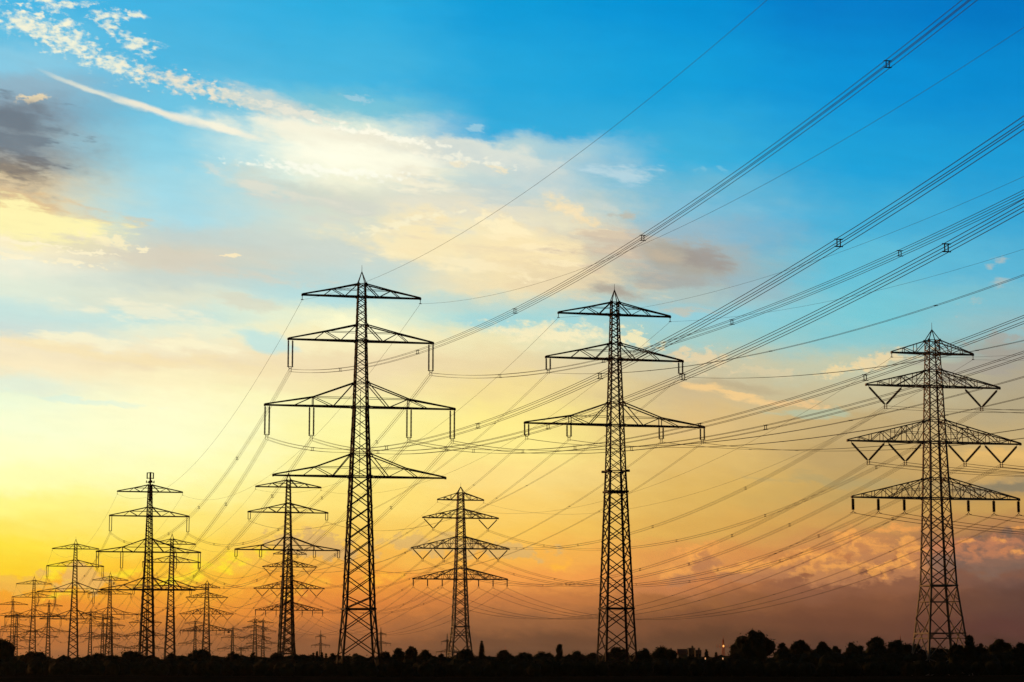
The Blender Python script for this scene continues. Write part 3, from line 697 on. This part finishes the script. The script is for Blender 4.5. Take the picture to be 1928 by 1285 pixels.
# ------------------------------------------------------------------ trees
def blob(m, c, r, rnd, sub=2, squash=1.):
    """a rough leafy mass: a lumpy shell with leaf-sized faces scattered around it"""
    n = len(m.v); nu, nv = 9, 6; ph = rnd.uniform(0, 6)
    for j in range(nv+1):
        th = math.pi*j/nv
        for i in range(nu):
            a = 2*math.pi*i/nu+ph; k = r*(.92+.10*math.sin(3*a+ph)*math.sin(2*th+ph)+rnd.uniform(-.06, .06))
            m.v.append(c+Vector((math.sin(th)*math.cos(a)*k, math.sin(th)*math.sin(a)*k, math.cos(th)*k*squash)))
    for j in range(nv):
        for i in range(nu): m.f.append((n+j*nu+i, n+j*nu+(i+1) % nu, n+(j+1)*nu+(i+1) % nu, n+(j+1)*nu+i))
def leaves(m, c, r, cnt, size, rnd, squash=1.):
    for _ in range(cnt):
        d = Vector((rnd.gauss(0, 1), rnd.gauss(0, 1), rnd.gauss(0, 1))).normalized()
        p = c+Vector((d.x, d.y, d.z*squash))*r*rnd.uniform(.72, 1.08)
        u = Vector((rnd.gauss(0, 1), rnd.gauss(0, 1), rnd.gauss(0, 1))).normalized(); v = u.cross(d if abs(u.dot(d)) < .95 else Vector((1, 0, 0))).normalized()
        s_ = size*rnd.uniform(.5, 1.2); n = len(m.v)
        m.v += [p-u*s_, p+v*s_*.6, p+u*s_, p-v*s_*.6]; m.f.append((n, n+1, n+2, n+3))
TG = 'trees and bushes of the dark tree line'
def tree(kind, x, ytop, wpx, D, label, name=None):
    rnd = random.Random(int(x*7+ytop)); p = at(x, ytop, D); gz = ground(p.x, D)-.1; H = p.z-gz; Wd = wpx/F*D
    root = empty(name or {'r': 'deciduous_tree', 'c': 'conifer_tree', 'p': 'poplar_tree'}[kind], (p.x, D, gz), 0, label, 'tree' if H > 4.6 else 'bush', TG)
    tr = MB(); cr = MB(); lean = Vector((rnd.uniform(-.3, .3), rnd.uniform(-.3, .3), 0))
    if kind == 'r':
        tr.lathe((0, 0, 0), Vector((0, 0, H*.55))+lean, [(0, Wd*.045+.06), (.15, Wd*.032+.05), (1, .06)], 8)
        n = 22; rr = Wd/2*(1.06 if 1360 < x < 1490 else 1.25)*rnd.uniform(.95, 1.08)
        for i in range(6):
            a = 6.28*i/6+rnd.uniform(-.3, .3); tr.bar((0, 0, H*rnd.uniform(.18, .35)), (math.cos(a)*rr*.6, math.sin(a)*rr*.6, H*rnd.uniform(.5, .75)), .14, .05)
        zc = H*.56; hh = H*.44
        for i in range(n+14+int(Wd)):
            a = rnd.uniform(0, 6.28); zz = rnd.uniform(-1, 1); q = math.sqrt(max(0, 1-abs(zz)**2.2)); r0 = rnd.uniform(.35, .80)*q
            rb = rr*rnd.uniform(.17, .36)
            c = Vector((math.cos(a)*rr*r0, math.sin(a)*rr*r0, zc+zz*max(.2, hh-rb*.9)))
            blob(cr, c, rb, rnd); leaves(cr, c, rb*1.22, 55, .15+rb*.10, rnd)
        blob(cr, Vector((0, 0, zc*.97)), rr*.80, rnd, squash=hh/rr*.98); leaves(cr, Vector((0, 0, zc)), rr*.9, 200, .26, rnd, hh/rr)
        blob(cr, Vector((0, 0, H*.3)), rr*.85, rnd, squash=H*.3/rr)
        # leafy skirt near the ground
        for i in range(7):
            a = rnd.uniform(0, 6.28); c = Vector((math.cos(a)*rr*.65, math.sin(a)*rr*.65, H*.22)); blob(cr, c, rr*.34, rnd); leaves(cr, c, rr*.38, 40, .2, rnd)
    elif kind == 'c':
        tr.lathe((0, 0, 0), (0, 0, H*.96), [(0, .16), (1, .02)], 7)
        lay = max(12, int(H*2.4))
        for i in range(lay):
            u = i/(lay-1); z = H*(.08+.9*u); r = (1-u)**.7*Wd/2*rnd.uniform(.95, 1.2)+.12
            k = 9
            for j in range(k):
                a = 6.28*j/k+rnd.uniform(-.3, .3); rj = r*rnd.uniform(.75, 1.1)
                b = Vector((math.cos(a)*rj, math.sin(a)*rj, z-rj*.35)); leaves(cr, b*.75+Vector((0, 0, z*.25)), rj*.3+.12, 14, .16, rnd)
            n = len(cr.v); cr.v.append(Vector((0, 0, min(H, z+H/lay*1.5))))
            for j in range(k): a = 6.28*j/k+u*3; cr.v.append(Vector((math.cos(a)*r*.85, math.sin(a)*r*.85, z-r*.25)))
            for j in range(k): cr.f.append((n, n+1+j, n+1+(j+1) % k))
    else:
        tr.lathe((0, 0, 0), (0, 0, H*.8), [(0, .2), (1, .05)], 7)
        for i in range(14):
            u = i/13; rb = Wd/2*(.55+.35*math.sin(math.pi*(.15+.75*u))); c = Vector((rnd.uniform(-.1, .1)*Wd, rnd.uniform(-.1, .1)*Wd, H*(.12+.8*u)-rb*.1*u))
            rb = min(rb, (H-c.z)+.1); blob(cr, c, rb, rnd); leaves(cr, c, rb*1.1, 60, .2, rnd)
    tr.build('trunk', BARK, root); cr.build('crown', LEAF, root)
tree('r', 1415, 1186, 78, 480, 'big round deciduous tree standing highest on the tree line')
tree('c', 907, 1207, 17, 470, 'pointed conifer just right of the central V-insulator pylon')
tree('p', 1053, 1212, 15, 480, 'narrow columnar tree alone left of the tall middle pylon')
T_ = [('r', 8, 1202, 44, 440, 'dense dark tree cut by the left picture edge'),
 ('r', 66, 1226, 60, 470, 'broad low mound of bush under the small left-edge pylon'),
 ('r', 124, 1236, 44, 500, 'lowest bush under the second four-arm pylon from the left edge'),
 ('r', 186, 1229, 34, 480, 'rounded bush left of the antenna-topped pylon'),
 ('r', 212, 1233, 24, 500, 'small bush at the foot of the small three-arm pylon'),
 ('r', 247, 1226, 42, 470, 'round-topped bush against the left foot of the antenna pylon'),
 ('r', 324, 1231, 18, 480, 'small pointed bush at the foot of the three-arm pylon beside antennas'),
 ('r', 376, 1222, 48, 460, 'bushy tree below the small V-insulator pylon'),
 ('r', 438, 1228, 32, 470, 'rounded bush at the foot of the tall street lamp'),
 ('r', 477, 1229, 14, 490, 'little bush below the two hazy pylons'),
 ('r', 521, 1228, 26, 480, 'bush at the left foot of the second three-arm pylon'),
 ('r', 562, 1231, 44, 500, 'flat-topped bush between two overlapping pylon feet and conifers'),
 ('c', 590, 1230, 9, 500, 'left conifer of the small jagged conifer group'),
 ('c', 597, 1227, 9, 505, 'second conifer of the small jagged conifer group'),
 ('c', 606, 1229, 10, 498, 'middle conifer below the lone hazy pylon'),
 ('c', 614, 1231, 9, 503, 'right conifer of the small jagged conifer group'),
 ('r', 626, 1230, 16, 490, 'small bush just left of the tallest pylon foot'),
 ('r', 671, 1230, 18, 500, 'small bush seen between the legs of the tallest pylon'),
 ('r', 724, 1225, 20, 490, 'ragged bush right of the tallest pylon foot'),
 ('r', 751, 1221, 24, 480, 'round bush second right of the tallest pylon'),
 ('r', 775, 1217, 26, 470, 'domed tree, highest between the tallest and central pylons'),
 ('r', 801, 1224, 24, 480, 'low domed bush right of the domed tree'),
 ('r', 831, 1231, 18, 500, 'small bush left of the central V-insulator pylon foot'),
 ('r', 878, 1223, 40, 470, 'wide bush hiding the foot of the central V-insulator pylon'),
 ('r', 950, 1224, 34, 480, 'even domed bush right of the pointed conifer'),
 ('r', 985, 1229, 34, 500, 'low bush between the domed bush and the columnar tree'),
 ('r', 1024, 1228, 44, 520, 'flat low bush just left of the columnar tree'),
 ('r', 1088, 1226, 34, 490, 'low bush right of the columnar tree'),
 ('r', 1116, 1229, 24, 500, 'small bush at the left foot of the tall middle pylon'),
 ('r', 1160, 1219, 46, 490, 'wide bush behind the legs of the tall middle pylon'),
 ('r', 1212, 1222, 36, 490, 'bush just right of the tall middle pylon foot'),
 ('r', 1248, 1219, 46, 480, 'broad tree left of the red-roofed house'),
 ('c', 1330, 1223, 14, 480, 'small pointed conifer above a glowing street lamp'),
 ('c', 1348, 1229, 9, 490, 'tiny conifer left of the red lattice mast'),
 ('r', 1378, 1232, 22, 470, 'low bush leaning on the left side of the big round tree'),
 ('r', 1472, 1210, 28, 470, 'ragged tree right of the big round tree'),
 ('r', 1508, 1206, 44, 480, 'second tree right of the big round tree, bushy top'),
 ('r', 1548, 1209, 32, 470, 'third tree right of the big round tree'),
 ('r', 1573, 1217, 20, 480, 'small tree before the gap left of the right-edge pylon'),
 ('r', 1606, 1205, 36, 480, 'tree right of the sky gap, left of the right-edge pylon'),
 ('r', 1648, 1200, 44, 490, 'tall bushy tree left of the right-edge pylon'),
 ('r', 1692, 1203, 44, 485, 'tree before the left leg of the right-edge pylon'),
 ('r', 1724, 1210, 26, 500, 'tree seen through the left legs of the right-edge pylon'),
 ('r', 1764, 1217, 34, 500, 'low rounded tree between the legs of the right-edge pylon'),
 ('r', 1800, 1212, 30, 425, 'bush in front of the right leg of the right-edge pylon'),
 ('r', 1826, 1197, 24, 425, 'tree touching the right leg of the right-edge pylon'),
 ('r', 1846, 1212, 26, 470, 'small tree right of the right-edge pylon'),
 ('r', 1882, 1204, 50, 480, 'wide tree second from the right picture edge'),
 ('r', 1920, 1211, 34, 470, 'tree cut by the right picture edge')]
for t in T_: tree(*t)
# the continuous low scrub the trees rise out of: one uncountable mass
m = MB(); rnd = random.Random(5)
for D, lo, hi, sp in ((418, 1249, 1243, 3.2), (456, 1245, 1238, 3.6), (505, 1241, 1233, 4.4), (560, 1240, 1232, 5.5)):
    X = -D*.27
    while X < D*.27:
        x_px = 964+X/D*F; top = at(x_px, rnd.uniform(hi, lo)-(0 if D < 440 or x_px < 1200 else 0 if x_px < 1470 else 12 if (x_px-1584)**2 > 300 else 5), D).z; gz = ground(X, D); h = top-gz; Dj = D+rnd.uniform(-8, 8)
        c = Vector((X, Dj, gz+h*.5)); blob(m, c, h*.56, rnd, squash=.9); leaves(m, c, h*.66, 70, .26, rnd, .80)
        X += sp*rnd.uniform(.28, .5)
tag(m.build('scrub', LEAF), 'continuous dark scrub along the foot of the tree line', 'scrub', None, 'stuff')

# ------------------------------------------------------------------ houses, masts and lamps
def house(x0, x1, ytop, D, roof_h, label, wall=WALLM, roof=TILE, flat=False):
    a, b = at(x0, ytop, D), at(x1, ytop, D); w_ = b.x-a.x; cx = (a.x+b.x)/2; gz = ground(cx, D); H = a.z-gz; dp = 11.
    root = empty('apartment_building' if flat else 'house', (cx, D, gz-.1), 0, label, 'building')
    m = MB(); wh = H-(0 if flat else roof_h); m.box((0, 0, wh/2), (w_, dp, wh)); wl = m.build('wall', wall, root)
    m = MB()
    if flat: m.box((0, 0, wh+.15), (w_+.5, dp+.5, .3)); m.box((w_*.2, 0, wh+.9), (w_*.25, 3, 1.2))
    else:
        e = .4; n = 0; m.v = [Vector(v) for v in ((-w_/2-e, -dp/2-e, wh), (w_/2+e, -dp/2-e, wh), (w_/2+e, dp/2+e, wh), (-w_/2-e, dp/2+e, wh), (-w_/2-e, 0, wh+roof_h), (w_/2+e, 0, wh+roof_h))]
        m.f = [(0, 1, 5, 4), (2, 3, 4, 5), (0, 4, 3), (1, 2, 5), (0, 3, 2, 1)]
    m.build('roof', WALLM if flat else roof, root)
    fl = int(wh//3)
    for f in range(fl):
        for i in range(max(2, int(w_//3))):
            n_ = max(2, int(w_//3)); xx = -w_/2+w_*(i+.5)/n_; m = MB(); m.box((xx, -dp/2-.01, f*3+1.7), (1.2, .08, 1.3)); m.build('window', GLASS, root)
house(1276, 1293, 1222, 1250, 3., 'house with a reddish tiled roof behind the tree line')
house(1295, 1307, 1221, 1290, 0, 'taller flat-roofed block beside the red-roofed house', flat=True)
house(1308, 1319, 1225, 1280, 0, 'lower flat-roofed block right of the taller one', flat=True)
def mast(x, ytop, D, label, beacon=None, arms=True, w0=1.6):
    p = at(x, ytop, D); gz = ground(p.x, D); H = p.z-gz; root = empty('lattice_mast', (p.x, D, gz), R(20), label, 'mast')
    m = MB(); w = lambda z: w0*2*(1-z/H*.85)
    for sx in (-1, 1):
        for sy in (-1, 1): m.bar((sx*w(0)/2, sy*w(0)/2, 0), (sx*w(H*.93)/2, sy*w(H*.93)/2, H*.93), .28, .18)
    z = 0
    while z < H*.9:
        z2 = z+w(z); a, b = w(z)/2, w(z2)/2
        for s_ in (-1, 1): m.bar((-a, s_*a, z), (b, s_*b, z2), .15); m.bar((s_*a, -a, z), (s_*b, b, z2), .15)
        z = z2
    m.build('lattice_body', REDM, root)
    m = MB(); m.bar((0, 0, H*.9), (0, 0, H), .3, .12); m.build('tip', REDM, root)
    if arms:
        for zz, hw in ((H*.80, 4.6), (H*.64, 5.6)):
            m = MB(); m.bar((-hw, 0, zz), (hw, 0, zz), .16)
            for q in (-1, -.6, .6, 1): m.bar((q*hw, 0, zz-.8), (q*hw, 0, zz+1.6), .16)
            m.build('antenna_arm', REDM, root)
    if beacon:
        q = at(beacon[0], beacon[1], D); m = MB(); m.lathe((q.x-p.x, -2.2, q.z-gz-.7), (q.x-p.x, -2.2, q.z-gz+.7), [(0, .2), (.25, .5), (.75, .5), (1, .2)], 12); m.bar((0, 0, q.z-gz), (q.x-p.x, -2.2, q.z-gz-.6), .12)
        m.build('beacon_lamp', BEACON, root)
mast(1361.5, 1197, 1500, 'reddish lattice mast with antenna arms and a glowing orange lamp', (1359.2, 1217))
mast(1695, 1194, 1500, 'thin red mast tip above the trees left of the right-edge pylon', None, False, .8)
mast(951.5, 1218, 1400, 'thin mast tip above the domed bush near the centre', None, False, .5)
def street_lamp(x, y, D, label, r=.2, glow=True):
    p = at(x, y, D); gz = ground(p.x, D); H = p.z-gz; root = empty('street_lamp', (p.x, D, gz), 0, label, 'street lamp', 'street lamps')
    m = MB(); m.lathe((.5, .4, 0), (.5, .4, H+.25), [(0, .11), (.1, .08), (1, .05)], 8); m.build('pole', STEEL, root)
    m = MB(); m.bar((.5, .4, H+.2), (0, 0, H+.25), .07); m.build('bracket', STEEL, root)
    m = MB(); m.lathe((0, 0, H+.2), (0, 0, H-.18), [(0, .05), (.4, r), (.8, r*.9), (1, r*.3)], 10); m.build('lamp_head', LAMP if glow else STEEL, root)
street_lamp(1328, 1240.5, 430, 'lit street lamp below the small conifer, left one of two', .10)
street_lamp(1361, 1240.5, 435, 'lit street lamp below the red lattice mast, right one of two', .10)
street_lamp(541, 1223.5, 900, 'small orange lamp glowing between the overlapping pylon feet', .3)
street_lamp(430.5, 1190.5, 460, 'tall unlit street lamp pole right of the small V-insulator pylon', .3, False)

# ------------------------------------------------------------------ evening haze
hz_ = MB(); x0, x1, y0, y1, z0_, z1_ = -9300, 9300, -450, 12300, -36.5, 82.
hz_.box(((x0+x1)/2, (y0+y1)/2, (z0_+z1_)/2), (x1-x0, y1-y0, z1_-z0_))
hm = bpy.data.materials.new('haze'); hm.use_nodes = True; t = hm.node_tree; t.nodes.clear()
pv = t.nodes.new('ShaderNodeVolumePrincipled'); pv.inputs['Color'].default_value = (1., .82, .62, 1); pv.inputs['Density'].default_value = 1/70000.; pv.inputs['Anisotropy'].default_value = .7
t.links.new(pv.outputs[0], t.nodes.new('ShaderNodeOutputMaterial').inputs['Volume'])
tag(hz_.build('haze', hm), kind='stuff')
